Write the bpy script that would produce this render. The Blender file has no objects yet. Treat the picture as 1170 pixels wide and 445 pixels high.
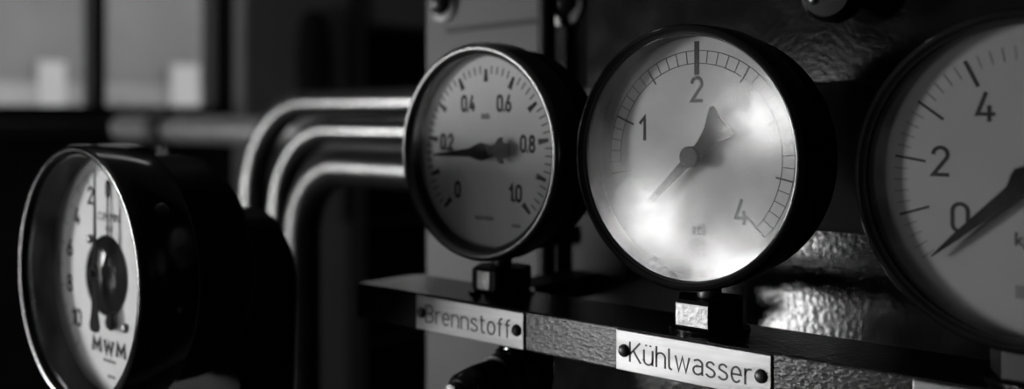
import bpy, bmesh, math, random
from mathutils import Vector, Matrix

random.seed(4)
R = math.radians
scene = bpy.context.scene
col = scene.collection

# ------------------------------------------------------------------ camera
H = 1.45                       # eye height above the floor
F = 1190.0                     # focal length in pixels of the 1170 x 445 frame
HOR = 130.0                    # picture row of the horizon
YAW = R(42.1)
cd = bpy.data.cameras.new('camera')
cam = bpy.data.objects.new('camera', cd)
col.objects.link(cam)
cam.location = (0, 0, H)
cam.rotation_euler = (R(90), 0, YAW)
cd.sensor_width = 36
cd.lens = F / 1170 * 36
cd.shift_y = -(222.5 - HOR) / 1170
cd.clip_start = 0.01
cd.dof.use_dof = True
cd.dof.focus_distance = 0.426
cd.dof.aperture_fstop = 5.0
scene.camera = cam

# ------------------------------------------------------------------ world, light, exposure
world = bpy.data.worlds.new('overcast_sky')
scene.world = world
world.use_nodes = True
bg = world.node_tree.nodes['Background']
bg.inputs[0].default_value = (0.5, 0.5, 0.5, 1)
bg.inputs[1].default_value = 2.0
scene.view_settings.view_transform = 'Standard'
scene.view_settings.look = 'None'
scene.view_settings.exposure = 0.0
scene.view_settings.gamma = 1.0
scene.view_settings.use_curve_mapping = False
scene.cycles.max_bounces = 8

WIN_REAR = 17.0                # daylight in the windows behind the camera
WIN_SIDE = 118.0                 # glow of the unseen side window, raised to light the dials
LAMP = 5.0                     # ceiling strip lamp

# ------------------------------------------------------------------ helpers
S, C = math.sin(YAW), math.cos(YAW)
def ray(u, v):
    xc = (u - 585) / F
    return (-S + C * xc, C + S * xc, -(v - HOR) / F)
def onY(u, v, Y):              # the point of a picture position on the plane y = Y
    d = ray(u, v); t = Y / d[1]
    return Vector((d[0] * t, Y, d[2] * t + H))
def onX(u, v, X):
    d = ray(u, v); t = X / d[0]
    return Vector((X, d[1] * t, d[2] * t + H))

def tag(o, label=None, cat=None, group=None, kind=None):
    if label: o['label'] = label
    if cat: o['category'] = cat
    if group: o['group'] = group
    if kind: o['kind'] = kind
    return o

def empty(name, loc, label, cat, group=None):
    o = bpy.data.objects.new(name, None)
    col.objects.link(o); o.location = loc
    o.empty_display_size = 0.02
    return tag(o, label, cat, group)

def obj(name, bm, m, parent=None, loc=(0, 0, 0), rot=(0, 0, 0), smooth=None):
    me = bpy.data.meshes.new(name)
    bmesh.ops.recalc_face_normals(bm, faces=bm.faces[:])
    if smooth is not None:
        for f in bm.faces: f.smooth = True
        for e in bm.edges:
            if len(e.link_faces) == 2 and e.calc_face_angle(0) > R(smooth):
                e.smooth = False
    bm.to_mesh(me); bm.free()
    me.materials.append(m)
    o = bpy.data.objects.new(name, me)
    col.objects.link(o)
    o.location = loc; o.rotation_euler = rot
    if parent: o.parent = parent
    return o

def add_box(bm, x0, x1, y0, y1, z0, z1, bev=0.0, seg=2):
    g = bmesh.ops.create_cube(bm, size=1)
    vs = g['verts']
    bmesh.ops.scale(bm, vec=(x1 - x0, y1 - y0, z1 - z0), verts=vs)
    bmesh.ops.translate(bm, vec=((x0 + x1) / 2, (y0 + y1) / 2, (z0 + z1) / 2), verts=vs)
    if bev:
        es = list({e for v in vs for e in v.link_edges})
        bmesh.ops.bevel(bm, geom=es, offset=bev, segments=seg, affect='EDGES', profile=0.6)
    return bm
def box(*a, **k):
    return add_box(bmesh.new(), *a, **k)

def add_lathe(bm, prof, n=72, axis='Y', c=(0, 0, 0), closed=False):
    """profile of (radius, position along the axis)"""
    rows = []
    for r, a in prof:
        row = []
        if r < 1e-7:
            p = (0, a, 0) if axis == 'Y' else ((0, 0, a) if axis == 'Z' else (a, 0, 0))
            row = [bm.verts.new(Vector(p) + Vector(c))]
        else:
            for i in range(n):
                t = 2 * math.pi * i / n
                x, z = r * math.cos(t), r * math.sin(t)
                p = (x, a, z) if axis == 'Y' else ((x, z, a) if axis == 'Z' else (a, x, z))
                row.append(bm.verts.new(Vector(p) + Vector(c)))
        rows.append(row)
    pairs = list(zip(rows[:-1], rows[1:]))
    if closed: pairs.append((rows[-1], rows[0]))
    for A, B in pairs:
        for i in range(n):
            j = (i + 1) % n
            if len(A) == 1 and len(B) == 1: break
            if len(A) == 1: bm.faces.new((A[0], B[i], B[j]))
            elif len(B) == 1: bm.faces.new((A[i], A[j], B[0]))
            else: bm.faces.new((A[i], A[j], B[j], B[i]))
    return bm
def lathe(prof, **k):
    return add_lathe(bmesh.new(), prof, **k)

def add_prism(bm, pts, y0, y1, m=None):
    """outline in x,z extruded from y0 to y1"""
    m = m or Matrix.Identity(4)
    a = [bm.verts.new(m @ Vector((x, y0, z))) for x, z in pts]
    b = [bm.verts.new(m @ Vector((x, y1, z))) for x, z in pts]
    bm.faces.new(a); bm.faces.new(b[::-1])
    for i in range(len(pts)):
        j = (i + 1) % len(pts)
        bm.faces.new((a[i], b[i], b[j], a[j]))
    return bm
def prism(pts, y0, y1, m=None):
    return add_prism(bmesh.new(), pts, y0, y1, m)

def add_tube(bm, pts, r, n=20, cap=True):
    pts = [Vector(p) for p in pts]
    rings = []
    up = Vector((0.13, 0.97, 0.21)).normalized()
    for i, p in enumerate(pts):
        d = (pts[min(i + 1, len(pts) - 1)] - pts[max(i - 1, 0)]).normalized()
        a = (up - d * up.dot(d)).normalized(); b = d.cross(a)
        rr = r[i] if isinstance(r, (list, tuple)) else r
        rings.append([bm.verts.new(p + a * rr * math.cos(2 * math.pi * k / n) + b * rr * math.sin(2 * math.pi * k / n)) for k in range(n)])
    for A, B in zip(rings[:-1], rings[1:]):
        for k in range(n):
            j = (k + 1) % n
            bm.faces.new((A[k], A[j], B[j], B[k]))
    if cap:
        bm.faces.new(rings[0][::-1]); bm.faces.new(rings[-1])
    return bm
def tube(pts, r, n=20, cap=True):
    return add_tube(bmesh.new(), pts, r, n, cap)

def text_mesh(s, size, sx=0.8, bold=0.0, depth=0.00015, rot=0.0):
    """lettering standing in the x,z plane, centred, facing -y"""
    cu = bpy.data.curves.new('lettering', 'FONT')
    cu.body = s; cu.size = 1.0; cu.align_x = 'CENTER'; cu.align_y = 'CENTER'
    cu.offset = bold; cu.extrude = 0.0; cu.resolution_u = 4
    o = bpy.data.objects.new('lettering', cu)
    col.objects.link(o)
    dg = bpy.context.evaluated_depsgraph_get()
    me = bpy.data.meshes.new_from_object(o.evaluated_get(dg))
    bpy.data.objects.remove(o); bpy.data.curves.remove(cu)
    bm = bmesh.new(); bm.from_mesh(me)
    bpy.data.meshes.remove(me)
    bmesh.ops.remove_doubles(bm, verts=bm.verts[:], dist=1e-5)
    xs = [v.co.x for v in bm.verts]; ys = [v.co.y for v in bm.verts]
    cx, cy = (min(xs) + max(xs)) / 2, (min(ys) + max(ys)) / 2
    cap = 0.73
    m = Matrix.Rotation(rot, 4, 'Y')
    for v in bm.verts:
        v.co = m @ Vector(((v.co.x - cx) * size / cap * sx, 0, (v.co.y - cy) * size / cap))
    r = bmesh.ops.extrude_face_region(bm, geom=bm.faces[:])
    vs = [e for e in r['geom'] if isinstance(e, bmesh.types.BMVert)]
    bmesh.ops.translate(bm, vec=(0, -depth, 0), verts=vs)
    return bm

def arc(cx, cy, rx, ry, a0, a1, n=12):
    return [(cx + rx * math.cos(R(a0 + (a1 - a0) * i / n)), cy + ry * math.sin(R(a0 + (a1 - a0) * i / n))) for i in range(n + 1)]
# narrow technical lettering: advance width and pen strokes, cap height 1, small letters .72
GLYPH = {
    '0': (.50, [arc(.25, .74, .25, .26, 0, 180) + arc(.25, .26, .25, .26, 180, 360) + [(.5, .74)]]),
    '1': (.26, [[(.0, .74), (.24, 1), (.24, 0)]]),
    '2': (.50, [arc(.25, .74, .24, .26, 172, -28) + [(.01, 0), (.51, 0)]]),
    '4': (.54, [[(.27, 1), (0, .24), (.54, .24)], [(.38, .52), (.38, 0)]]),
    '6': (.50, [[(.37, 1), (.06, .44)], arc(.25, .27, .25, .27, 0, 360, 20)]),
    '8': (.50, [arc(.25, .76, .21, .24, 0, 360, 18), arc(.25, .26, .25, .26, 0, 360, 20)]),
    '.': (.04, [[(0, 0), (.03, 0)]]),
    'K': (.56, [[(0, 0), (0, 1)], [(.54, 1), (0, .36)], [(.19, .58), (.57, 0)]]),
    'B': (.54, [[(0, 0), (0, 1), (.27, 1)] + arc(.27, .76, .23, .24, 90, -90) + [(0, .52)], [(.27, .52)] + arc(.27, .26, .27, .26, 90, -90) + [(0, 0)]]),
    'ü': (.46, [[(0, .72), (0, .23)] + arc(.23, .23, .23, .23, 180, 360) + [(.46, .72)], [(.46, .3), (.46, 0)], [(.11, .95), (.11, .98)], [(.35, .95), (.35, .98)]]),
    'h': (.46, [[(0, 0), (0, 1)], [(0, .45)] + arc(.23, .49, .23, .23, 180, 0) + [(.46, 0)]]),
    'n': (.46, [[(0, 0), (0, .72)], [(0, .45)] + arc(.23, .49, .23, .23, 180, 0) + [(.46, 0)]]),
    'l': (.13, [[(0, 1), (0, .13), (.03, .04), (.13, 0)]]),
    'w': (.70, [[(0, .72), (.17, 0), (.35, .70), (.53, 0), (.70, .72)]]),
    'a': (.44, [[(.05, .66)] + arc(.22, .50, .22, .22, 110, 0) + [(.44, 0)], [(.44, .41), (.2, .41)] + arc(.2, .205, .2, .205, 90, 270) + [(.3, .02), (.44, .14)]]),
    's': (.40, [[(.37, .62)] + arc(.2, .54, .18, .18, 60, 200) + [(.32, .34)] + arc(.2, .19, .20, .19, 40, -120) + [(.0, .1)]]),
    'e': (.44, [[(0, .37), (.44, .37)] + arc(.22, .36, .22, .36, 2, 315, 20)]),
    'r': (.28, [[(0, 0), (0, .72)], [(0, .45)] + arc(.23, .46, .23, .26, 175, 80)]),
    't': (.30, [[(.11, .95), (.11, .16), (.16, .03), (.29, 0)], [(0, .72), (.28, .72)]]),
    'o': (.46, [arc(.23, .36, .23, .36, 0, 360, 22)]),
    'f': (.28, [[(.29, 1), (.18, .98), (.11, .86), (.11, 0)], [(0, .70), (.26, .70)]]),
    'M': (.80, [[(0, 0), (.06, 1), (.40, .25), (.74, 1), (.80, 0)]]),
    'W': (.86, [[(0, 1), (.20, 0), (.43, .85), (.66, 0), (.86, 1)]]),
}
def stroke_text(s, size, pen=.11, gap=.2, sx=1.0, depth=.00012):
    x = 0; segs = []
    for ch in s:
        w, st = GLYPH[ch]
        segs += [[(x + a, b) for a, b in line] for line in st]
        x += w + gap
    W = x - gap
    bm = bmesh.new(); hp = pen / 2
    def T(a, b, y): return Vector(((a - W / 2) * sx * size, y, (b - .5) * size))
    for line in segs:
        L_, R_ = [], []
        for i, p in enumerate(line):
            p = Vector(p)
            d0 = (p - Vector(line[i - 1])).normalized() if i else None
            d1 = (Vector(line[i + 1]) - p).normalized() if i < len(line) - 1 else None
            d0 = d0 or d1; d1 = d1 or d0
            m = (d0 + d1)
            m = m.normalized() if m.length > 1e-4 else d0
            n = Vector((-m.y, m.x)); k = min(1 / max(.35, n.dot(Vector((-d0.y, d0.x)))), 2.2)
            q = p + (-d0 * hp * .5 if i == 0 else (d1 * hp * .5 if i == len(line) - 1 else Vector((0, 0))))
            L_.append(q + n * hp * k); R_.append(q - n * hp * k)
        rows = [[bm.verts.new(T(v.x, v.y, y)) for v, y in ((l, 0), (l, -depth), (r, -depth), (r, 0))] for l, r in zip(L_, R_)]
        for A, B in zip(rows[:-1], rows[1:]):
            for k in range(3): bm.faces.new((A[k], A[k + 1], B[k + 1], B[k]))
        for A in (rows[0], rows[-1]): bm.faces.new(A)
    return bm

# ------------------------------------------------------------------ materials (all neutral: a black and white picture)
def mat(name, g=0.5, rough=0.5, metal=0.0, bump=0.0, bscale=200.0, var=0.0, vscale=60.0, spec=0.5, rvar=0.0, stretch=None, detail=4.0, coat=0.0):
    m = bpy.data.materials.new(name); m.use_nodes = True
    nt = m.node_tree; b = nt.nodes['Principled BSDF']
    b.inputs['Base Color'].default_value = (g, g, g, 1)
    b.inputs['Roughness'].default_value = rough
    b.inputs['Metallic'].default_value = metal
    b.inputs['Specular IOR Level'].default_value = spec
    if coat: b.inputs['Coat Weight'].default_value = coat; b.inputs['Coat Roughness'].default_value = 0.1
    tc = nt.nodes.new('ShaderNodeTexCoord')
    src = tc.outputs['Object']
    if stretch:
        mp = nt.nodes.new('ShaderNodeMapping'); mp.inputs['Scale'].default_value = stretch
        nt.links.new(src, mp.inputs[0]); src = mp.outputs[0]
    if var or rvar:
        n = nt.nodes.new('ShaderNodeTexNoise'); n.inputs['Scale'].default_value = vscale; n.inputs['Detail'].default_value = detail
        nt.links.new(src, n.inputs['Vector'])
        if var:
            mr = nt.nodes.new('ShaderNodeMapRange')
            mr.inputs[1].default_value = 0.3; mr.inputs[2].default_value = 0.7
            mr.inputs[3].default_value = g * (1 - var); mr.inputs[4].default_value = g * (1 + var)
            nt.links.new(n.outputs[0], mr.inputs[0])
            cc = nt.nodes.new('ShaderNodeCombineColor')
            for i in range(3): nt.links.new(mr.outputs[0], cc.inputs[i])
            nt.links.new(cc.outputs[0], b.inputs['Base Color'])
        if rvar:
            mr = nt.nodes.new('ShaderNodeMapRange')
            mr.inputs[1].default_value = 0.3; mr.inputs[2].default_value = 0.7
            mr.inputs[3].default_value = max(0.02, rough - rvar); mr.inputs[4].default_value = rough + rvar
            nt.links.new(n.outputs[0], mr.inputs[0]); nt.links.new(mr.outputs[0], b.inputs['Roughness'])
    if bump:
        n = nt.nodes.new('ShaderNodeTexNoise'); n.inputs['Scale'].default_value = bscale; n.inputs['Detail'].default_value = 3
        nt.links.new(src, n.inputs['Vector'])
        bp = nt.nodes.new('ShaderNodeBump'); bp.inputs['Strength'].default_value = bump; bp.inputs['Distance'].default_value = 0.001
        nt.links.new(n.outputs[0], bp.inputs['Height']); nt.links.new(bp.outputs[0], b.inputs['Normal'])
    return m

def emit(name, g, strength, vary=0.0):
    m = bpy.data.materials.new(name); m.use_nodes = True
    nt = m.node_tree; nt.nodes.clear()
    o = nt.nodes.new('ShaderNodeOutputMaterial'); e = nt.nodes.new('ShaderNodeEmission')
    e.inputs[0].default_value = (g, g, g, 1); e.inputs[1].default_value = strength
    nt.links.new(e.outputs[0], o.inputs[0])
    return m

def glass(name, rough, dust, refl=1.0, scale=40.0, cloud=0.0):
    """pane: clear, mirrors by Fresnel through a film of dirt, thin dust on it"""
    m = bpy.data.materials.new(name); m.use_nodes = True
    nt = m.node_tree; nt.nodes.clear(); L = nt.links.new
    o = nt.nodes.new('ShaderNodeOutputMaterial')
    tr = nt.nodes.new('ShaderNodeBsdfTransparent'); tr.inputs[0].default_value = (0.95, 0.95, 0.95, 1)
    gl = nt.nodes.new('ShaderNodeBsdfGlossy'); gl.inputs['Roughness'].default_value = rough
    fr = nt.nodes.new('ShaderNodeFresnel'); fr.inputs[0].default_value = 1.5
    # a thin pane mirrors the same from both of its sides
    ge = nt.nodes.new('ShaderNodeNewGeometry')
    mi = nt.nodes.new('ShaderNodeMapRange'); mi.inputs[3].default_value = 1.5; mi.inputs[4].default_value = 1 / 1.5
    L(ge.outputs['Backfacing'], mi.inputs[0]); L(mi.outputs[0], fr.inputs[0])
    mu = nt.nodes.new('ShaderNodeMath'); mu.operation = 'MULTIPLY'; mu.inputs[1].default_value = refl
    L(fr.outputs[0], mu.inputs[0])
    m1 = nt.nodes.new('ShaderNodeMixShader')
    L(mu.outputs[0], m1.inputs[0]); L(tr.outputs[0], m1.inputs[1]); L(gl.outputs[0], m1.inputs[2])
    out = m1
    if dust:
        tc = nt.nodes.new('ShaderNodeTexCoord')
        n = nt.nodes.new('ShaderNodeTexNoise'); n.inputs['Scale'].default_value = scale; n.inputs['Detail'].default_value = 5
        L(tc.outputs['Object'], n.inputs['Vector'])
        mr = nt.nodes.new('ShaderNodeMapRange'); mr.inputs[1].default_value = 0.4; mr.inputs[2].default_value = 0.75
        mr.inputs[3].default_value = dust * 0.2; mr.inputs[4].default_value = dust
        L(n.outputs[0], mr.inputs[0])
        df = nt.nodes.new('ShaderNodeBsdfDiffuse'); df.inputs[0].default_value = (0.6, 0.6, 0.6, 1)
        m2 = nt.nodes.new('ShaderNodeMixShader')
        L(mr.outputs[0], m2.inputs[0]); L(m1.outputs[0], m2.inputs[1]); L(df.outputs[0], m2.inputs[2])
        mr2 = nt.nodes.new('ShaderNodeMapRange'); mr2.inputs[1].default_value = 0.3; mr2.inputs[2].default_value = 0.7
        mr2.inputs[3].default_value = rough * 0.85; mr2.inputs[4].default_value = rough * 1.15
        L(n.outputs[0], mr2.inputs[0]); L(mr2.outputs[0], gl.inputs['Roughness'])
        if cloud:
            n3 = nt.nodes.new('ShaderNodeTexNoise'); n3.inputs['Scale'].default_value = scale * 1.6; n3.inputs['Detail'].default_value = 7
            n3.inputs['Distortion'].default_value = 0.6
            L(tc.outputs['Object'], n3.inputs['Vector'])
            mr3 = nt.nodes.new('ShaderNodeMapRange'); mr3.inputs[1].default_value = 0.3; mr3.inputs[2].default_value = 0.7
            mr3.inputs[3].default_value = refl * (1 - cloud); mr3.inputs[4].default_value = refl * (1 + cloud)
            L(n3.outputs[0], mr3.inputs[0]); L(mr3.outputs[0], mu.inputs[1])
        out = m2
    L(out.outputs[0], o.inputs[0])
    return m

M = dict(
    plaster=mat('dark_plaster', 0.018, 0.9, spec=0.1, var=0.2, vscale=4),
    concrete=mat('dark_concrete', 0.04, 0.8, var=0.25, vscale=6),
    ceiling=mat('grey_ceiling', 0.12, 0.9),
    gloss=mat('black_gloss', 0.004, 0.16, spec=0.12),
    casing=mat('black_casing_paint', 0.004, 0.45, var=0.3, vscale=80, spec=0.03),
    black=mat('black_enamel', 0.004, 0.15, var=0.3, vscale=80, rvar=0.04, spec=0.4),
    blackmatt=mat('black_matt_paint', 0.004, 0.5, var=0.3, vscale=80, spec=0.15),
    needle=mat('needle_black', 0.006, 0.7, var=0.4, vscale=300, spec=0.03),
    boss=mat('brown_black_boss', 0.018, 0.55, var=0.7, vscale=700, spec=0.12),
    ink=mat('dial_ink', 0.02, 0.8, spec=0.1),
    inkmid=mat('greyed_dial_ink', 0.05, 0.8, spec=0.1),
    inksoft=mat('faded_glare_ink', 0.12, 0.8, spec=0.1),  # faded print, also paler ticks imitating glare
    dial=mat('white_dial_paint', 0.80, 0.6, var=0.05, vscale=60, spec=0.3),
    dialold=mat('worn_silver_dial', 0.27, 0.5, var=0.13, vscale=55, spec=0.4, detail=8),
    dialpale=mat('pale_grey_dial_paint', 0.40, 0.6, var=0.04, vscale=50, spec=0.3),
    dialgrey=mat('grey_dial_paint', 0.19, 0.6, var=0.04, vscale=50, spec=0.3),
    plate=mat('brushed_aluminium', 0.23, 0.30, metal=1.0, var=0.32, vscale=22, bump=0.03, bscale=300, stretch=(0.6, 1, 6), detail=6),
    rail=mat('rough_grey_rail_paint', 0.015, 0.18, bump=0.22, bscale=620, var=0.25, vscale=300, spec=0.55, stretch=(0.55, 1, 1.3)),
    nickel=mat('dull_nickel', 0.11, 0.33, metal=1.0, var=0.1, vscale=60),
    steel=mat('worn_steel', 0.24, 0.34, metal=1.0, bump=0.25, bscale=500, var=0.25, vscale=220),
    darksteel=mat('dark_steel', 0.035, 0.38, metal=0.3, bump=0.1, bscale=300),
    chrome=mat('bright_metal', 0.7, 0.16, metal=1.0),
    pipe3=mat('darker_pipe', 0.05, 0.3, metal=0.8, var=0.15, vscale=20),  # darker copy of the pipe metal
    pipe2=mat('pale_painted_pipe', 0.22, 0.35, metal=0.5, var=0.12, vscale=20),
    pipe=mat('aluminium_painted_pipe', 0.10, 0.27, metal=0.85, var=0.12, vscale=20),
    panelL=mat('grey_painted_steel', 0.029, 0.55, var=0.06, vscale=8, spec=0.3),
    panelR=mat('black_hammered_paint', 0.004, 0.10, bump=0.085, bscale=340, spec=0.85, rvar=0.03, vscale=40),
    panelU=mat('black_dimmed_sheen', 0.006, 0.15, bump=0.09, bscale=300, spec=0.18, rvar=0.05, vscale=40),  # duller copy of the sheet paint, its window reflection dimmed
    engraved=mat('engraving', 0.012, 0.6),
    wood=mat('dark_window_paint', 0.015, 0.6),
    cabinet=mat('grey_cabinet_paint', 0.28, 0.6, var=0.1, vscale=3),
    void=mat('dark_matt', 0.015, 0.9),
    white=mat('white_wall_paint', 0.75, 0.8),
    pale=mat('pale_render', 0.45, 0.9, var=0.3, vscale=0.9),
    facade=mat('grey_render', 0.30, 0.9, var=0.15, vscale=0.8),
    ground=mat('pale_gravel', 0.35, 0.9),
    glass=glass('dial_glass', 0.05, 0.03, 1.3),
    glassold=glass('dirty_dial_glass', 0.12, 0.06, 1.7, 30, 0.5),
    pane=glass('window_glass', 0.05, 0.05, 1.0, 3),
    sky_rear=emit('daylit_frosted_pane', 1.0, WIN_REAR * 1.5),
    low_glow=emit('added_low_pane', 1.0, WIN_REAR * 0.8),  # unseen low pane, added to brighten the rail by reflection
    sky_small=emit('daylit_small_pane', 1.0, WIN_REAR * 1.05),
    sky_tall=emit('daylit_clear_pane', 1.0, WIN_REAR * 1.7),  # pane placed for the bright patches mirrored in the panel
    sky_side=emit('glowing_side_pane', 1.0, WIN_SIDE),
    lamp=emit('lamp_tube', 1.0, LAMP),
)

def soil_dial(m):
    """specks of dirt gathered along the lower rim of the old dial"""
    nt = m.node_tree; L = nt.links.new; b = nt.nodes['Principled BSDF']
    old = b.inputs['Base Color'].links[0].from_socket
    tc = nt.nodes.new('ShaderNodeTexCoord'); sx = nt.nodes.new('ShaderNodeSeparateXYZ'); L(tc.outputs['Object'], sx.inputs[0])
    ln = nt.nodes.new('ShaderNodeVectorMath'); ln.operation = 'LENGTH'; L(tc.outputs['Object'], ln.inputs[0])
    rim = nt.nodes.new('ShaderNodeMapRange'); rim.inputs[1].default_value = .0440; rim.inputs[2].default_value = .0525; L(ln.outputs['Value'], rim.inputs[0])
    low = nt.nodes.new('ShaderNodeMapRange'); low.inputs[1].default_value = -.005; low.inputs[2].default_value = -.045; L(sx.outputs[2], low.inputs[0])
    n = nt.nodes.new('ShaderNodeTexNoise'); n.inputs['Scale'].default_value = 330; n.inputs['Detail'].default_value = 6; L(tc.outputs['Object'], n.inputs['Vector'])
    th = nt.nodes.new('ShaderNodeMapRange'); th.inputs[1].default_value = .42; th.inputs[2].default_value = .62; L(n.outputs[0], th.inputs[0])
    m1 = nt.nodes.new('ShaderNodeMath'); m1.operation = 'MULTIPLY'; L(rim.outputs[0], m1.inputs[0]); L(low.outputs[0], m1.inputs[1])
    m2 = nt.nodes.new('ShaderNodeMath'); m2.operation = 'MULTIPLY'; L(m1.outputs[0], m2.inputs[0]); L(th.outputs[0], m2.inputs[1])
    mx = nt.nodes.new('ShaderNodeMix'); mx.data_type = 'RGBA'
    L(m2.outputs[0], mx.inputs['Factor']); L(old, mx.inputs[6]); mx.inputs[7].default_value = (.03, .03, .03, 1)
    L(mx.outputs[2], b.inputs['Base Color'])
soil_dial(M['dialold'])

# ------------------------------------------------------------------ room shell
XL, XR, YB, YF, ZC = -3.5, 2.2, -2.5, 4.6, 2.9
def struct(name, bm, m, parent=None, **k):
    o = obj(name, bm, m, parent, **k)
    if not parent: o['kind'] = 'structure'
    return o
struct('floor', box(XL - .2, XR + .2, YB - .2, YF + .2, -0.1, 0), M['concrete'])
struct('ceiling', box(XL - .2, XR + .2, YB - .2, YF + .2, ZC, ZC + .1), M['ceiling'])
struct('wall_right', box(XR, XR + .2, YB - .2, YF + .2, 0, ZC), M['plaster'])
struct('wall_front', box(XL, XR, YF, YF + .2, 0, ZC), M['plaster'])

def wall_with_holes(name, axis, pos0, pos1, a0, a1, z0, z1, holes):
    """wall slab cut into blocks around rectangular openings (a, z)"""
    bm = bmesh.new()
    As = sorted({a0, a1, *[h[0] for h in holes], *[h[1] for h in holes]})
    Zs = sorted({z0, z1, *[h[2] for h in holes], *[h[3] for h in holes]})
    for i in range(len(As) - 1):
        for j in range(len(Zs) - 1):
            ca, cz = (As[i] + As[i + 1]) / 2, (Zs[j] + Zs[j + 1]) / 2
            if any(h[0] < ca < h[1] and h[2] < cz < h[3] for h in holes): continue
            if axis == 'X': add_box(bm, pos0, pos1, As[i], As[i + 1], Zs[j], Zs[j + 1])
            else: add_box(bm, As[i], As[i + 1], pos0, pos1, Zs[j], Zs[j + 1])
    bmesh.ops.remove_doubles(bm, verts=bm.verts[:], dist=1e-5)
    return struct(name, bm, M['plaster'])

# the window in view in the left wall
p1 = onX(-120, 100, XL).y; p2 = onX(263, 100, XL).y; pm = onX(108, 100, XL - .06).y
sill = H - 0.022
W1 = (p1, p2, sill, sill + 1.2)
W2 = (-2.40, -1.80, 0.78, 1.75)                       # beside the camera, unseen; shaped to light the dials and cast a shadow
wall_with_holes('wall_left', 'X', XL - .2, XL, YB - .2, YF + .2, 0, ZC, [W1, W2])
# windows behind the camera, read off glare; panes placed and added to shape it
RW = [(-2.46, -2.14, H - 0.60, H - 0.27), (-1.98, -1.57, H - 0.12, H + 0.12), (-2.09, -1.78, H - 0.92, H - 0.43), (-2.95, -2.22, H - 1.0, H - 0.70)]
wall_with_holes('wall_back', 'Y', YB - .2, YB, XL, XR, 0, ZC, RW)

def window(name, axis, pos, a0, a1, z0, z1, bars_a, bars_z, pane_m, t=0.045, d=0.07):
    """frame bars and one pane for each opening between them"""
    def bb(A0, A1, Z0, Z1, p0, p1, **k):
        return box(p0, p1, A0, A1, Z0, Z1, **k) if axis == 'X' else box(A0, A1, p0, p1, Z0, Z1, **k)
    root = bpy.data.objects.new(name, None); col.objects.link(root); root['kind'] = 'structure'
    lo, hi = pos - d / 2, pos + d / 2
    for A0, A1, Z0, Z1 in ((a0, a0 + t, z0, z1), (a1 - t, a1, z0, z1), (a0 + t, a1 - t, z0, z0 + t), (a0 + t, a1 - t, z1 - t, z1)):
        obj('window_frame', bb(A0, A1, Z0, Z1, lo, hi), M['wood'], root)
    for a in bars_a: obj('glazing_bar', bb(a - t / 2, a + t / 2, z0 + t, z1 - t, lo, hi), M['wood'], root)
    ea = [a0 + t] + [q for a in bars_a for q in (a - t / 2, a + t / 2)] + [a1 - t]
    ez = [z0 + t] + [q for z in bars_z for q in (z - t / 2, z + t / 2)] + [z1 - t]
    for i in range(0, len(ea), 2):
        for z in bars_z: obj('glazing_bar', bb(ea[i], ea[i + 1], z - t / 2, z + t / 2, lo, hi), M['wood'], root)
        for j in range(0, len(ez), 2):
            obj('pane', bb(ea[i], ea[i + 1], ez[j], ez[j + 1], pos - .003, pos + .003), pane_m, root)
    return root
w1 = window('window_1', 'X', XL - .06, *W1, [pm], [sill + 0.75], M['pane'], t=0.05)
obj('window_sill', box(XL - .02, XL + .12, p1 - .1, p2 + .1, sill - .05, sill - .005, bev=.006), M['wood'], w1)
window('window_2', 'X', XL - .1, *W2, [], [], M['sky_side'], t=0.03)
for i, w in enumerate(RW):
    window('window_%d' % (3 + i), 'Y', YB - .1, *w, [], [], M[('sky_rear', 'sky_small', 'sky_tall', 'low_glow')[i]], t=0.03)

# ceiling strip lamp, out of the picture above
lp = empty('ceiling_lamp', (-1.6, 1.1, ZC), 'long white strip lamp under the ceiling above the pipes', 'lamp')
obj('housing', box(-.08, .08, -.6, .6, -.06, 0, bev=.006), M['white'], lp)
obj('lamp_tube', lathe([(0, -.56), (.018, -.56), (.018, .56), (0, .56)], n=20, c=(0, 0, -.085)), M['lamp'], lp, smooth=40)
for s in (-1, 1): obj('end_cap', box(-.025, .025, s * .575 - .012, s * .575 + .012, -.11, -.055, bev=.003), M['blackmatt'], lp)

# ------------------------------------------------------------------ outside the window in view
def outside():
    tag(obj('yard_ground', box(-40, XL - .3, -20, 30, -0.15, -0.02), M['ground']), kind='structure')
    b = empty('neighbouring_building', (-14, 7.5, -.02), 'grey building across the yard seen blurred through the window', 'building')
    obj('facade', box(-1, 0, -9, 9, 0, 7), M['facade'], b)
    obj('roof', box(-1.4, .3, -9.2, 9.2, 7, 7.3), M['wood'], b)
    # whitewashed plinth and two white doors, bright in the daylight
    zb = onX(20, 92, -13.9).z
    obj('plinth', box(0, .1, -9, 9, 0, zb), M['pale'], b)
    for u0, u1, v in ((46, 76, 68), (198, 228, 72), (-60, -20, 70)):
        q0, q1 = onX(u0, v, -13.8), onX(u1, v, -13.8)
        obj('door', box(.1, .18, q0.y - 7.5, q1.y - 7.5, 0, q0.z), M['white'], b)
outside()

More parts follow.
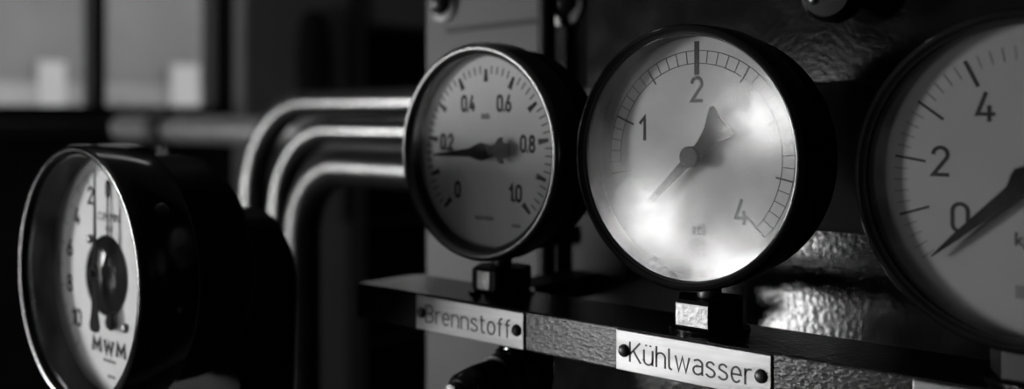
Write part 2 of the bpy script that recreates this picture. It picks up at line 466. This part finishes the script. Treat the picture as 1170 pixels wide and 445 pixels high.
# ------------------------------------------------------------------ dim furnishings of the far side
def far_side():
    Xc = XL + 0.06
    a, b = onX(276, 0, Xc).y, onX(398, 0, Xc).y
    c = empty('tall_cabinet', (Xc, 0, 0), 'tall shallow grey cabinet on the wall right of the window', 'cabinet')
    obj('body', box(-.058, -.01, a, b, 0, 2.2, bev=.005), M['cabinet'], c)
    mid = onX(300, 0, Xc).y
    for q0, q1 in ((a + .005, mid - .004), (mid + .004, b - .005)):
        d = obj('door', box(-.012, .01, q0, q1, .06, 2.18, bev=.003), M['cabinet'], c)
        obj('handle', box(.01, .03, q1 - .04, q1 - .02, 1.0, 1.15, bev=.004), M['darksteel'], d)
    # dark oval of unknown kind on the cabinet door, built as a hanging thing
    q = onX(350, 20, Xc)
    bm = bmesh.new()
    prof = [(0, -.2), (.035, -.19), (.06, -.15), (.078, -.08), (.085, 0.0), (.085, .12), (.075, .22), (.05, .28), (0, .30)]
    add_lathe(bm, prof, n=24, axis='Z')
    bmesh.ops.scale(bm, vec=(.45, 1, 1), verts=bm.verts[:])
    o = obj('hanging_object', bm, M['void'], loc=(Xc + .05, q.y, H + .12), smooth=60)
    tag(o, 'dark rounded bag hanging on the grey cabinet door', 'bag')
    # open dark shelf unit right of the cabinet
    Xc = XL + .16
    a2, b2 = onX(416, 0, Xc).y, onX(500, 0, Xc).y
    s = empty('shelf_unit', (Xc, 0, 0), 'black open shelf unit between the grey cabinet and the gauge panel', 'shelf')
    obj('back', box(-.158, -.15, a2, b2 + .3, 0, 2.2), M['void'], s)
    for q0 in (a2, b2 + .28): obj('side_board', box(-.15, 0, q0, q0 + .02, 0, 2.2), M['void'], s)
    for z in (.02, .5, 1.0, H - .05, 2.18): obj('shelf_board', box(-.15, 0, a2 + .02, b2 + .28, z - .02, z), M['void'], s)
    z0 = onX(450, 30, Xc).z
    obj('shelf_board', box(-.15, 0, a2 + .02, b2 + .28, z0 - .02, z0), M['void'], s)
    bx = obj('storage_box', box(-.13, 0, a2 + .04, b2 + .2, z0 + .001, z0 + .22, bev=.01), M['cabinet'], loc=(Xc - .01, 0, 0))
    tag(bx, 'grey storage box on the upper board of the dark shelf unit', 'box')
far_side()

# ------------------------------------------------------------------ pipes
def bent_pipe(name, label, u_in, v_c, u_down, Y, r, Rb, x_end=-0.30, m='pipe'):
    z = onY(u_in, v_c, Y).z
    xd = onY(u_down, 200, Y).x
    pts = [(x_end, Y, z)]
    n = 16
    for i in range(n + 1):
        t = math.pi / 2 * i / n
        pts.append((xd + Rb - Rb * math.sin(t), Y, z - Rb + Rb * math.cos(t)))
    pts.append((xd, Y, 0.04))
    root = empty(name, (xd, Y, 0), label, 'pipe')
    loc = [(p[0] - xd, 0, p[2]) for p in pts]
    obj('tube', tube(loc, r, 28), M[m], root, smooth=40)
    obj('floor_flange', lathe([(0, 0), (r * 1.9, 0), (r * 1.9, .012), (r * 1.15, .012), (r * 1.15, .04), (0, .04)], n=28, axis='Z'), M['darksteel'], root, smooth=40)
    return root
bent_pipe('bent_pipe', 'outermost and highest of the bright pipes bending downward left of the gauges', 440, 117, 289, .70, .0150, .11)
bent_pipe('bent_pipe', 'middle of the three bright pipes bending downward left of the gauges', 440, 150, 320, .66, .0130, .09)
bent_pipe('bent_pipe', 'lowest and innermost of the three bright pipes bending downward', 440, 193, 345, .62, .0180, .07, m='pipe3')

def cross_pipe():
    Y = 1.0
    a, b = onY(140, 150, Y), onY(330, 148, Y)
    z = onY(260, 149, Y).z
    o = empty('horizontal_pipe', (0, Y, z), 'blurred horizontal pipe below the window with a clamp collar', 'pipe')
    obj('tube', lathe([(0, a.x), (.026, a.x), (.026, -.5), (0, -.5)], n=28, axis='X'), M['pipe2'], o, smooth=40)
    k = onY(190, 150, Y).x
    obj('collar', lathe([(.0265, k - .02), (.036, k - .02), (.036, k + .02), (.0265, k + .02)], n=28, axis='X', closed=True), M['darksteel'], o, smooth=40)
    obj('support_post', tube([(k, 0, -.03), (k, 0, -z + .0)], .012, 16), M['darksteel'], o, smooth=40)
cross_pipe()

# ------------------------------------------------------------------ control panel behind the gauges
YP = 0.50
def panel():
    xl = onY(486, 100, YP).x
    xs = onY(624, 40, YP).x
    p = empty('control_panel', (xl, YP, 0), 'steel control panel of a pale and a dark sheet behind the round gauges', 'panel')
    L = lambda x: x - xl
    obj('pale_sheet', box(0, L(xs), 0, .02, 0, 2.1, bev=.002), M['panelL'], p)['label'] = 'pale grey painted sheet'
    zs = onY(980, 96, YP).z
    obj('dark_sheet', box(L(xs) + .001, L(.75), 0, .02, 0, zs, bev=.001), M['panelR'], p)['label'] = 'dark glossy hammered sheet'
    obj('dark_sheet', box(L(xs) + .001, L(.75), 0, .02, zs + .0005, 2.1, bev=.001), M['panelU'], p)['label'] = 'dark upper sheet with dimmed reflection'
    # lapped cover strip: the dark slanting joint on the pale sheet
    a, b = onY(512, 35, YP), onY(620, 23, YP)
    zc = (a.z + b.z) / 2
    obj('joint_strip', prism([(L(a.x), a.z - .002), (L(b.x), b.z - .002), (L(b.x), b.z + .002), (L(a.x), a.z + .002)], -.0025, .001), M['blackmatt'], p)
    for (u, v, r) in ((507, 4, .0085), (646, 3, .010)):
        q = onY(u, v, YP)
        w = obj('bolt', lathe([(r * 1.5, 0), (r * 1.5, -.002), (r, -.003), (r * .93, -.006), (r * .6, -.009), (0, -.0105)], n=28), M['darksteel'], p, loc=(L(q.x), 0, q.z), smooth=50)
    # black plate put where the panel is black, with a thin upper edge
    a, b = onY(668, 92, YP - .008), onY(1190, 92, YP - .008)
    zt = onY(980, 92, YP - .008).z; zb = onY(900, 262, YP - .008).z
    obj('black_plate', box(L(a.x), L(.35), -.008, 0, zb, zt, bev=.0012), M['blackmatt'], p)
    # lower black plate behind the rail, added to hide a window reflection
    a, b = onY(636, 300, YP - .006), onY(780, 300, YP - .006)
    obj('black_plate', box(L(a.x), L(b.x), -.006, 0, onY(700, 405, YP - .006).z, zb - .0005, bev=.001), M['blackmatt'], p)
    # dark knob hanging in at the top
    q = onY(974, -4, YP)
    k = obj('knob', lathe([(.006, 0), (.006, -.012), (.012, -.013), (.0145, -.018), (.0145, -.026), (.012, -.030), (0, -.031)], n=32), M['blackmatt'], p, loc=(L(q.x), 0, q.z), smooth=40)
    obj('knob_glint', lathe([(0, -.0325), (.0016, -.032), (.0022, -.0308), (0, -.0308)], n=16), M['steel'], k, loc=(-.006, 0, -.004), smooth=50)  # small bright spot modelled for the knob's highlight
panel()

def cable_tube():
    q = onY(624, 60, YP - .012)
    o = empty('capillary_tube', (q.x, YP - .012, H - .10), 'thin black vertical tube on the joint above the left gauge', 'tube')
    obj('tube', tube([(0, 0, -.05), (0, 0, .65)], .0055, 16), M['blackmatt'], o, smooth=40)
    for z in (.02, .35): obj('clip', box(-.009, .009, -.006, .012, z, z + .012, bev=.002), M['darksteel'], o)
cable_tube()

# ------------------------------------------------------------------ rail with name plates
YR = 0.364
ZT = onY(793, 388.5, YR).z
RD, RH = 0.044, 0.0185
xl_rail = onY(408, 322, YR).x
def rail():
    x1 = 0.12
    r = empty('gauge_rail', (xl_rail, YR, ZT - RH), 'long dark painted rail carrying gauges and metal name plates', 'rail')
    Ln = x1 - xl_rail
    obj('bar', box(0, Ln, 0, RD, 0, RH, bev=.0008), M['rail'], r)
    for x in (.055, .46):
        obj('bracket', box(x - .012, x + .012, RD, YP - YR - .0065, .003, RH - .003, bev=.001), M['blackmatt'], r)
    spec = []
    for (ul, vl), (ur, vr), txt in (((None, None), (598, 380), 'Brennstoff'), ((704, 398), (881, 428), 'Kühlwasser'), ((1043, 455), (None, None), None)):
        Yp = YR - .0012
        w = onY(881, 428, Yp).x - onY(704, 398, Yp).x
        if ul is None: xb = onY(ur, vr, Yp).x; xa = xb - w
        elif ur is None: xa = onY(ul, vl, Yp).x; xb = xa + w
        else: xa, xb = onY(ul, vl, Yp).x, onY(ur, vr, Yp).x
        cx = (xa + xb) / 2
        hh = RH * .93
        n = obj('name_plate', box(-w / 2, w / 2, -.0012, 0, -hh / 2, hh / 2, bev=.0003), M['plate'], r, loc=(cx - xl_rail, 0, RH / 2 - .0002))
        n['label'] = {'Brennstoff': 'aluminium plate engraved Brennstoff', 'Kühlwasser': 'aluminium plate engraved Kühlwasser', None: 'plain corner of an aluminium plate'}[txt]
        for s in (-1, 1):
            obj('rivet', lathe([(.0028, -.0012), (.0027, -.0018), (.0021, -.0027), (.001, -.0031), (0, -.0032)], n=20), M['darksteel'], n, loc=(s * (w / 2 - .0042), 0, 0), smooth=60)
        if txt:
            bm = stroke_text(txt, .0083, pen=.095, gap=.2)
            xs = [v.co.x for v in bm.verts]; f = (w - .0150) / (max(xs) - min(xs))
            for v in bm.verts: v.co.x *= f
            obj('lettering', bm, M['engraved'], n, loc=(-.0006, -.0012, 0))
rail()

# ------------------------------------------------------------------ pressure gauges
def ticks_mesh(spec, y):
    """spec: list of (angle deg, r0, r1, width, width_outer)"""
    bm = bmesh.new()
    for a, r0, r1, w0, w1 in spec:
        t = R(a); d = Vector((math.cos(t), 0, math.sin(t))); n = Vector((-d.z, 0, d.x))
        ps = [d * r0 - n * w0 / 2, d * r1 - n * w1 / 2, d * r1 + n * w1 / 2, d * r0 + n * w0 / 2]
        lo = [bm.verts.new(p + Vector((0, y, 0))) for p in ps]
        hi = [bm.verts.new(p + Vector((0, y - .00012, 0))) for p in ps]
        bm.faces.new(hi)
        for i in range(4):
            j = (i + 1) % 4
            bm.faces.new((lo[i], lo[j], hi[j], hi[i]))
    return bm
def arc_mesh(r, w, a0, a1, y, n=90):
    bm = bmesh.new(); prev = None
    for i in range(n + 1):
        t = R(a0 + (a1 - a0) * i / n)
        q = [bm.verts.new((rr * math.cos(t), yy, rr * math.sin(t))) for rr, yy in ((r - w / 2, y), (r - w / 2, y - .00012), (r + w / 2, y - .00012), (r + w / 2, y))]
        if prev:
            for k in range(3): bm.faces.new((prev[k], prev[k + 1], q[k + 1], q[k]))
        prev = q
    return bm

def hexagon(bm, s, z0, z1, chamfer=.0012):
    """hex nut about z with a flat towards -y; s = side length"""
    rows = []
    for k, (f, z) in enumerate(((.93, z0), (1, z0 + chamfer), (1, z1 - chamfer), (.93, z1))):
        rows.append([bm.verts.new((s * f * math.cos(R(60 * i)), s * f * math.sin(R(60 * i)), z)) for i in range(6)])
    for A, B in zip(rows[:-1], rows[1:]):
        for i in range(6):
            j = (i + 1) % 6
            bm.faces.new((A[i], A[j], B[j], B[i]))
    bm.faces.new(rows[0][::-1]); bm.faces.new(rows[-1])
    return bm

def gauge(loc, Rb, lip, label, bez_mat, dial_mat, glass_mat, build, depth=.042, ring=.008, drec=.010, y_stem=.021, round_bezel=False, flat=(.0078, 'steel')):
    """bezel front at local y = 0, the body runs towards +y; the connection stands on the rail"""
    g = empty('pressure_gauge', loc, label, 'gauge')
    ri = Rb - lip
    if round_bezel:
        n = 10
        prof = [(ri, drec)] + [(Rb - lip / 2 - lip / 2 * math.cos(math.pi * i / n), .0045 - .0045 * math.sin(math.pi * i / n)) for i in range(n + 1)] + [(Rb, .016), (Rb - .002, .018), (Rb - .002, drec + .012), (ri, drec + .012)]
    else:
        prof = [(ri, drec), (ri, .0016), (ri + .0006, .0006), (ri + .0014, .0004), (Rb - .0022, 0), (Rb - .0008, .0006), (Rb, .002), (Rb, .017), (Rb - .0012, .0185), (Rb - .003, .0185), (ri, .0185)]
    obj('bezel', lathe(prof, n=128, closed=True), bez_mat, g, smooth=38)
    rc = Rb - .0028
    cp = [(0, .0186), (rc, .0186), (rc, depth - .007), (rc - .0018, depth - .003), (rc - .006, depth), (0, depth)]
    obj('case', lathe(cp, n=96), M['casing'], g, smooth=38)
    d = obj('dial', lathe([(0, drec), (ri - .0001, drec), (ri - .0001, drec + .0015), (0, drec + .0015)], n=96), dial_mat, g, smooth=38)
    glass_disc(ri - .0002, .0028, glass_mat, g)
    obj('inner_ring', lathe([(ri - .0001, .0032), (ri - .0005, .0032), (ri - .0005, drec - .0001), (ri - .0001, drec - .0001)], n=96, closed=True), M['blackmatt'], g, smooth=38)
    build(g, d, drec, ri)
    # connection below: socket, hex nut, washer
    zr = ZT - loc[2]
    sk = obj('socket', lathe([(0, zr + .0005), (.0052, zr + .0005), (.0052, -Rb + .0015), (0, -Rb + .0015)], n=24, axis='Z', c=(0, y_stem, 0)), M['darksteel'], g, smooth=40)
    nut = obj('hex_nut', hexagon(bmesh.new(), .0160, zr + .0014, zr + .0136), M['blackmatt'], g, loc=(0, y_stem, 0))
    # worn front flat of the nut
    obj('worn_flat', box(-flat[0], flat[0], -.0003, .0001, zr + .0028, zr + .0121, bev=.0001), M[flat[1]], nut, loc=(0, -.0160 * math.cos(R(30)), 0))
    obj('washer', lathe([(0, zr), (.0172, zr), (.0172, zr + .0013), (0, zr + .0013)], n=40, axis='Z', c=(0, y_stem, 0)), M['black'], g, smooth=40)
    return g

def glass_disc(r, y, m, g):
    me = bpy.data.meshes.new('glass')
    n = 96
    vs = [(r * math.cos(2 * math.pi * i / n), y, r * math.sin(2 * math.pi * i / n)) for i in range(n)]
    me.from_pydata(vs, [], [list(range(n))])          # one face, looking out of the dial
    if me.polygons[0].normal.y > 0: me.flip_normals()
    me.materials.append(m)
    o = bpy.data.objects.new('glass', me); col.objects.link(o); o.parent = g
    return o

def worn_print(d, w, h, n, x, y, z, m):
    """a line of print too small and worn to read: short strokes of uneven height"""
    bm = bmesh.new(); rr = random.Random(n)
    for i in range(n):
        a = -w / 2 + w * i / n; k = h * (.6 + .4 * rr.random())
        add_box(bm, a, a + w / n * .62, -.00012, 0, -h / 2, -h / 2 + k)
    o = obj('worn_print', bm, M[m], d, loc=(x, y, z)); o['kind'] = 'stuff'
    return o

def numeral(d, s, a, r, size, y, m=None, sx=1.0, pen=.13, rot=0):
    t = R(a)
    return obj('numeral', stroke_text(s, size, pen=pen, sx=sx), m or M['ink'], d, loc=(r * math.cos(t), y, r * math.sin(t)), rot=(0, rot, 0))

def needle_obj(g, pts, ang, y, name='needle', th=.0008):
    m = Matrix.Rotation(-R(ang), 4, 'Y')
    return obj(name, prism(pts, -th / 2, th / 2, m), M['needle'], g, loc=(0, y, 0))

# --- middle gauge
def build_mid(g, d, y, ri):
    sp = []; soft = []
    ro, rin = .0448, .0394
    for i in range(0, 41):
        a = 225 - i * 6.75
        if i == 20: sp.append((a, .0345, .0487, .0024, .0024))
        elif i in (10, 30, 0): sp.append((a, .0350, ro, .0009, .0009))
        elif i in (5, 15, 25, 35): sp.append((a, .0372, ro, .0007, .0007))
        elif i == 40: sp.append((a, .0330, ro, .0011, .0011))
        else: (soft if i > 26 and i < 31 else sp).append((a, rin, ro, .00036, .00036))
    obj('scale_ticks', ticks_mesh([s for s in sp if not -1 < 225 - s[0] < 45], y), M['ink'], d)['kind'] = 'stuff'
    obj('glare_pale_ticks', ticks_mesh([s for s in sp if -1 < 225 - s[0] < 45] + soft, y), M['inksoft'], d)['kind'] = 'stuff'  # ticks in paler ink where glare washes out the scale
    obj('scale_ring', arc_mesh(ro, .00036, 185, -45, y), M['ink'], d)
    obj('scale_ring', arc_mesh(rin, .00036, 185, -45, y), M['ink'], d)
    numeral(d, '1', 157, .0300, .0098, y, pen=.15)
    numeral(d, '2', 90, .0285, .0098, y, pen=.15)
    numeral(d, '4', -46, .0305, .0098, y, pen=.15)
    obj('lettering', text_mesh('atü', .0052, sx=.75, bold=.012), M['ink'], d, loc=(.001, y, -.0305))
    # maker's emblem: a rounded shield outline with two strokes, a tiny number below
    bm = bmesh.new()
    o = []; i_ = []
    for k in range(24):
        t = 2 * math.pi * k / 24
        q = lambda w, h: (math.copysign(abs(math.cos(t)) ** .55, math.cos(t)) * w, math.copysign(abs(math.sin(t)) ** .55, math.sin(t)) * h)
        o.append(q(.0036, .0024)); i_.append(q(.0031, .0019))
    A = [bm.verts.new((x, -.00012, z)) for x, z in o]; B = [bm.verts.new((x, -.00012, z)) for x, z in i_]
    for k in range(24):
        j = (k + 1) % 24; bm.faces.new((A[k], A[j], B[j], B[k]))
    add_box(bm, -.0024, .0006, -.00013, -.00002, .0001, .0005)
    add_box(bm, -.0024, .0012, -.00013, -.00002, -.0009, -.0005)
    add_prism(bm, [(.0004, .0001), (.0009, .0001), (.0022, .0014), (.0017, .0014)], -.00013, -.00002)
    obj('emblem', bm, M['ink'], d, loc=(0, y, -.0372))
    obj('lettering', text_mesh('1167531', .0019, sx=.95), M['ink'], d, loc=(.0004, y, -.0413))
    # pointer: straight blade, round boss, fishtail counterweight
    pts = [(.0285, -.0008), (.0285, .0008), (.027, .0013), (.004, .0020), (-.006, .0024), (-.0135, .0034), (-.0195, .0064), (-.0215, .0062), (-.0222, .0035),
           (-.0212, -.002), (-.0222, -.0085), (-.0205, -.0092), (-.0165, -.0068), (-.012, -.0042), (-.006, -.0026), (.004, -.0020), (.027, -.0013)]
    n = needle_obj(g, pts, 223, y - .0042)
    obj('boss', lathe([(0, 0), (.0046, 0), (.0046, -.0018), (.0042, -.0024), (0, -.0026)], n=32), M['boss'], n, loc=(0, -.0003, 0), smooth=40)
    obj('spindle', lathe([(0, 0), (.003, 0), (.003, .0040), (0, .0040)], n=24), M['darksteel'], n, loc=(0, .0002, 0), smooth=40)
# --- left gauge
def build_left(g, d, y, ri):
    sp = []; fine = []
    for i in range(0, 51):
        a = 225 - i * 5.4
        if i % 5 == 0: sp.append((a, .0355, .0420, .0030, .0017))
        else: fine.append((a, .0395, .0436, .0007, .0007))
    obj('scale_ticks', ticks_mesh(sp, y), M['ink'], d)['kind'] = 'stuff'
    obj('fine_ticks', ticks_mesh(fine, y), M['inkmid'], d)['kind'] = 'stuff'
    for s, k, r in (('0', 0, .0285), ('0,2', 2, .0285), ('0,4', 4, .0275), ('0,6', 6, .0275), ('0,8', 8, .0285), ('1,0', 10, .0285)):
        numeral(d, s.replace(',', '.'), 225 - k * 27, r, .0074, y, pen=.24, sx=.82)
    worn_print(d, .0062, .0040, 4, 0, y, .0185, 'inkmid')
    worn_print(d, .013, .0026, 9, -.001, y, -.0335, 'inksoft')
    worn_print(d, .006, .0022, 4, .021, y, -.036, 'inksoft')
    pts = [(.0345, -.0006), (.0345, .0006), (.008, .0022), (.004, .0036), (0, .0046), (-.004, .0036), (-.007, .0022), (-.010, .0034), (-.0125, .0062), (-.0150, .0066), (-.0148, .0040),
           (-.0195, .0030), (-.0195, -.0030), (-.0148, -.0040), (-.0150, -.0066), (-.0125, -.0062), (-.010, -.0034), (-.007, -.0022), (-.004, -.0036), (0, -.0046), (.004, -.0036), (.008, -.0022)]
    n = needle_obj(g, pts, 184, y - .0036)
    obj('boss', lathe([(0, 0), (.0038, 0), (.0036, -.0016), (0, -.002)], n=28), M['needle'], n, loc=(0, -.0003, 0), smooth=40)
    obj('spindle', lathe([(0, 0), (.0025, 0), (.0025, .0034), (0, .0034)], n=24), M['darksteel'], n, loc=(0, .0002, 0), smooth=40)
# --- right gauge
def build_right(g, d, y, ri):
    sp = []; fine = []
    for i in range(0, 51):
        a = 225 - i * 5.4
        if i == 0: continue
        if i == 25: sp.append((a, .0365, .0470, .0017, .0017))
        elif i == 20 or i == 30: sp.append((a, .0355, .0455, .0014, .0014))
        elif i % 5 == 0: sp.append((a, .0345, .0455, .0009, .0009))
        else: fine.append((a, .0405, .0455, .0005, .0005))
    obj('scale_ticks', ticks_mesh(sp, y), M['ink'], d)['kind'] = 'stuff'
    obj('fine_ticks', ticks_mesh(fine, y), M['inksoft'], d)['kind'] = 'stuff'
    for s, a, r in (('0', 212, .0262), ('2', 169, .0295), ('4', 119, .0282)):
        numeral(d, s, a, r, .0096, y, pen=.14, sx=1.08)
    obj('lettering', text_mesh('kg/cm²', .0046, sx=1.0, bold=.01), M['ink'], d, loc=(.004, y, -.0205))
    bm = box(-.0042, .0042, -.00013, 0, -.0022, .0022)
    obj('emblem', bm, M['inksoft'], d, loc=(.000, y, -.0375))
    pts = [(.0415, -.0002), (.0415, .0002), (.030, .0013), (.006, .0024), (0, .0052), (-.006, .0030), (-.016, .0030), (-.016, -.0030), (-.006, -.0030), (0, -.0052), (.006, -.0024), (.030, -.0013)]
    n = needle_obj(g, pts, 222, y - .0036)
    obj('boss', lathe([(0, 0), (.0048, 0), (.0046, -.0016), (0, -.002)], n=28), M['needle'], n, loc=(0, -.0003, 0), smooth=40)
    obj('spindle', lathe([(0, 0), (.0025, 0), (.0025, .0034), (0, .0034)], n=24), M['darksteel'], n, loc=(0, .0002, 0), smooth=40)

cm = onY(776, 180.5, .364)
gauge(tuple(cm), .0552, .0040, 'black pressure gauge with a worn bright dial above the Kühlwasser plate', M['black'], M['dialold'], M['glassold'], build_mid, drec=.0135, y_stem=.0235)
clf = onY(541, 174, .374)
gauge(tuple(clf), .0552, .0060, 'farthest pressure gauge with a rounded rim, above the Brennstoff plate', M['nickel'], M['dialpale'], M['glass'], build_left, drec=.009, y_stem=.021, round_bezel=True, flat=(.0040, 'steel'))
crt = onY(1166, 208, .364)
gauge(tuple(crt), .0572, .0042, 'nearest pressure gauge, cut by the right picture edge, needle at zero', M['black'], M['dialgrey'], M['glass'], build_right, drec=.009, flat=(.0078, 'darksteel'))

# ------------------------------------------------------------------ valve under the rail
def valve():
    y = .387
    c = onY(590, 415, y)
    v = empty('needle_valve', (c.x, y, ZT - RH), 'small dark valve with bright collar under the left end of the rail', 'valve')
    zc = c.z - (ZT - RH)
    obj('union', lathe([(0, 0), (.007, 0), (.007, -.004), (.0085, -.005), (.0085, zc + .008), (0, zc + .008)], n=28, axis='Z'), M['chrome'], v, smooth=40)
    obj('body', lathe([(0, zc + .016), (.008, zc + .014), (.0145, zc + .006), (.0150, zc - .008), (.0120, zc - .02), (.008, zc - .03), (.008, zc - .06), (0, zc - .06)], n=32, axis='Z', c=(.002, .004, 0)), M['black'], v, smooth=40)
    b = obj('bonnet', lathe([(0, 0), (.0125, 0), (.0130, -.004), (.0118, -.007), (.0118, -.010), (0, -.010)], n=32), M['nickel'], v, loc=(0, -.006, zc - .006), smooth=40)
    k = obj('handle', lathe([(0, -.010), (.0108, -.010), (.0100, -.022), (.0078, -.034), (.006, -.036), (0, -.036)], n=32), M['black'], v, loc=(0, -.006, zc - .006), smooth=40)
    obj('tip', lathe([(0, -.036), (.0045, -.036), (.0040, -.040), (0, -.041)], n=24), M['nickel'], k, smooth=40)
    obj('outlet', lathe([(.0072, zc - .045), (.0105, zc - .045), (.0105, zc - .03), (.0072, zc - .03)], n=28, axis='Z', closed=True, c=(.002, .004, 0)), M['steel'], v, smooth=40)
valve()

# ------------------------------------------------------------------ flow meter in the left foreground
def flow_meter():
    X, Y, Zc, K = -.517, .2418, H - .0832, 1.04
    g = empty('flow_meter', (X, Y, Zc), 'deep black flow meter with white dial marked MWM at the left', 'meter')
    g.scale = (K, K, K)
    Zc /= K
    Rb, ri, dr = .065, .0600, .0175
    prof = [(ri, dr), (ri, .002), (ri + .0008, .0006), (ri + .002, 0), (Rb - .0016, .0002), (Rb - .0004, .001), (Rb, .0025), (Rb, .0285), (Rb - .001, .030), (ri, .030)]
    bz = obj('bezel', lathe(prof, n=128, closed=True), M['black'], g, smooth=38)
    for a in (33, 153, 273):
        t = R(a)
        s = obj('screw', lathe([(0, .0022), (.0018, .002), (.0030, .0012), (.0034, 0), (0, 0)][::-1], n=20, axis='Z'), M['darksteel'], bz, loc=(Rb * math.cos(t), .016, Rb * math.sin(t)), rot=(0, math.pi / 2 - t, 0), smooth=60)
    obj('case', lathe([(0, .0301), (.0585, .0301), (.0585, .056), (.0575, .062), (.054, .067), (0, .067)], n=96), M['casing'], g, smooth=38)
    # arched rear housing
    pts = [(.040 * math.cos(R(a)), -.012 + .040 * math.sin(R(a))) for a in range(0, 181, 6)] + [(-.040, -.13), (.040, -.13)]
    bm = prism(pts, .0671, .102)
    es = [e for e in bm.edges if all(v.co.y > .1019 for v in e.verts)]
    bmesh.ops.bevel(bm, geom=es, offset=.005, segments=3, affect='EDGES')
    obj('rear_housing', bm, M['casing'], g, smooth=38)
    obj('pedestal', lathe([(0, -Zc), (.05, -Zc), (.05, -Zc + .012), (.022, -Zc + .014), (.022, -.13), (0, -.13)], n=36, axis='Z', c=(0, .085, 0)), M['blackmatt'], g, smooth=38)
    d = obj('dial', lathe([(0, dr), (ri - .0001, dr), (ri - .0001, dr + .002), (0, dr + .002)], n=96), M['dial'], g, smooth=38)
    glass_disc(ri - .0002, .0030, M['glass'], g)
    obj('inner_ring', lathe([(ri - .0001, .0034), (ri - .0006, .0034), (ri - .0006, dr - .0001), (ri - .0001, dr - .0001)], n=96, closed=True), M['blackmatt'], g, smooth=38)
    y = dr
    sp = []; fine = []
    for i in range(0, 56):
        a = 90 + i * 2.55
        if i % 5 == 0: sp.append((a, .0495 - (.001 if i % 10 == 0 else 0), .0545, .0005, .0005))
        else: fine.append((a, .0515, .0545, .0003, .0003))
    obj('scale_ticks', ticks_mesh(sp, y), M['inkmid'], d)['kind'] = 'stuff'
    obj('fine_ticks', ticks_mesh(fine, y), M['inksoft'], d)['kind'] = 'stuff'
    for k, s in enumerate(('0', '2', '4', '6', '8', '10')):
        numeral(d, s, 90 + k * 25.5, .0425, .0080, y, pen=.19, sx=1.2 if k else .9)
    obj('lettering', text_mesh('CUM./MIN.', .0044, sx=.85), M['inkmid'], d, loc=(.001, y, .0285))
    obj('lettering', text_mesh('× 10', .0032, sx=.9), M['inkmid'], d, loc=(.001, y, .0225))
    obj('lettering', stroke_text('MWM', .0060, pen=.30, gap=.42, sx=1.65), M['ink'], d, loc=(.001, y, -.0365))
    worn_print(d, .013, .0018, 10, .002, y, -.0430, 'inksoft')
    worn_print(d, .008, .0016, 7, .004, y, -.0505, 'inksoft')
    # round black movement cover, glossy
    obj('movement_cover', lathe([(0, -.0050), (.007, -.0048), (.0135, -.0040), (.0188, -.0022), (.0205, 0), (0, 0)], n=48), M['gloss'], d, loc=(-.001, dr, -.001), smooth=50)
    for x, z in ((-.0185, .0160), (.0180, -.0245)):
        obj('dial_screw', lathe([(0, -.0016), (.0012, -.0016), (.0022, -.0010), (.0024, 0), (0, 0)], n=20), M['steel'], d, loc=(x, dr, z), smooth=50)
    # thin set hand straight up from the cover, and the long pointer with a pear tail in front
    pts = [(-.0005, .015), (.0005, .015), (.0003, .047), (-.0003, .047)]
    obj('set_hand', prism(pts, -.0003, .0003), M['needle'], g, loc=(.002, dr - .0012, 0))
    obj('set_hand_tail', prism([(-.001, -.015), (.001, -.015), (.0045, -.024), (.004, -.0265), (.001, -.0275), (-.003, -.0265), (-.0045, -.024)], -.0003, .0003), M['needle'], g, loc=(.004, dr - .0012, 0))
    pts = [(-.0003, .051), (.0003, .051), (.0012, .012), (.0022, 0), (.0022, -.010), (.0034, -.020), (.0052, -.026), (.004, -.0285), (0, -.0292), (-.004, -.0285), (-.0052, -.026), (-.0034, -.020), (-.0022, -.010), (-.0022, 0), (-.0012, .012)]
    n = obj('pointer', prism(pts, -.0003, .0003), M['needle'], g, loc=(.002, dr - .0078, .0015))
    obj('boss', lathe([(0, 0), (.0042, 0), (.0042, -.001), (.0018, -.0012), (.0018, -.0026), (0, -.0028)], n=28), M['needle'], n, loc=(0, -.0003, 0), smooth=40)
flow_meter()
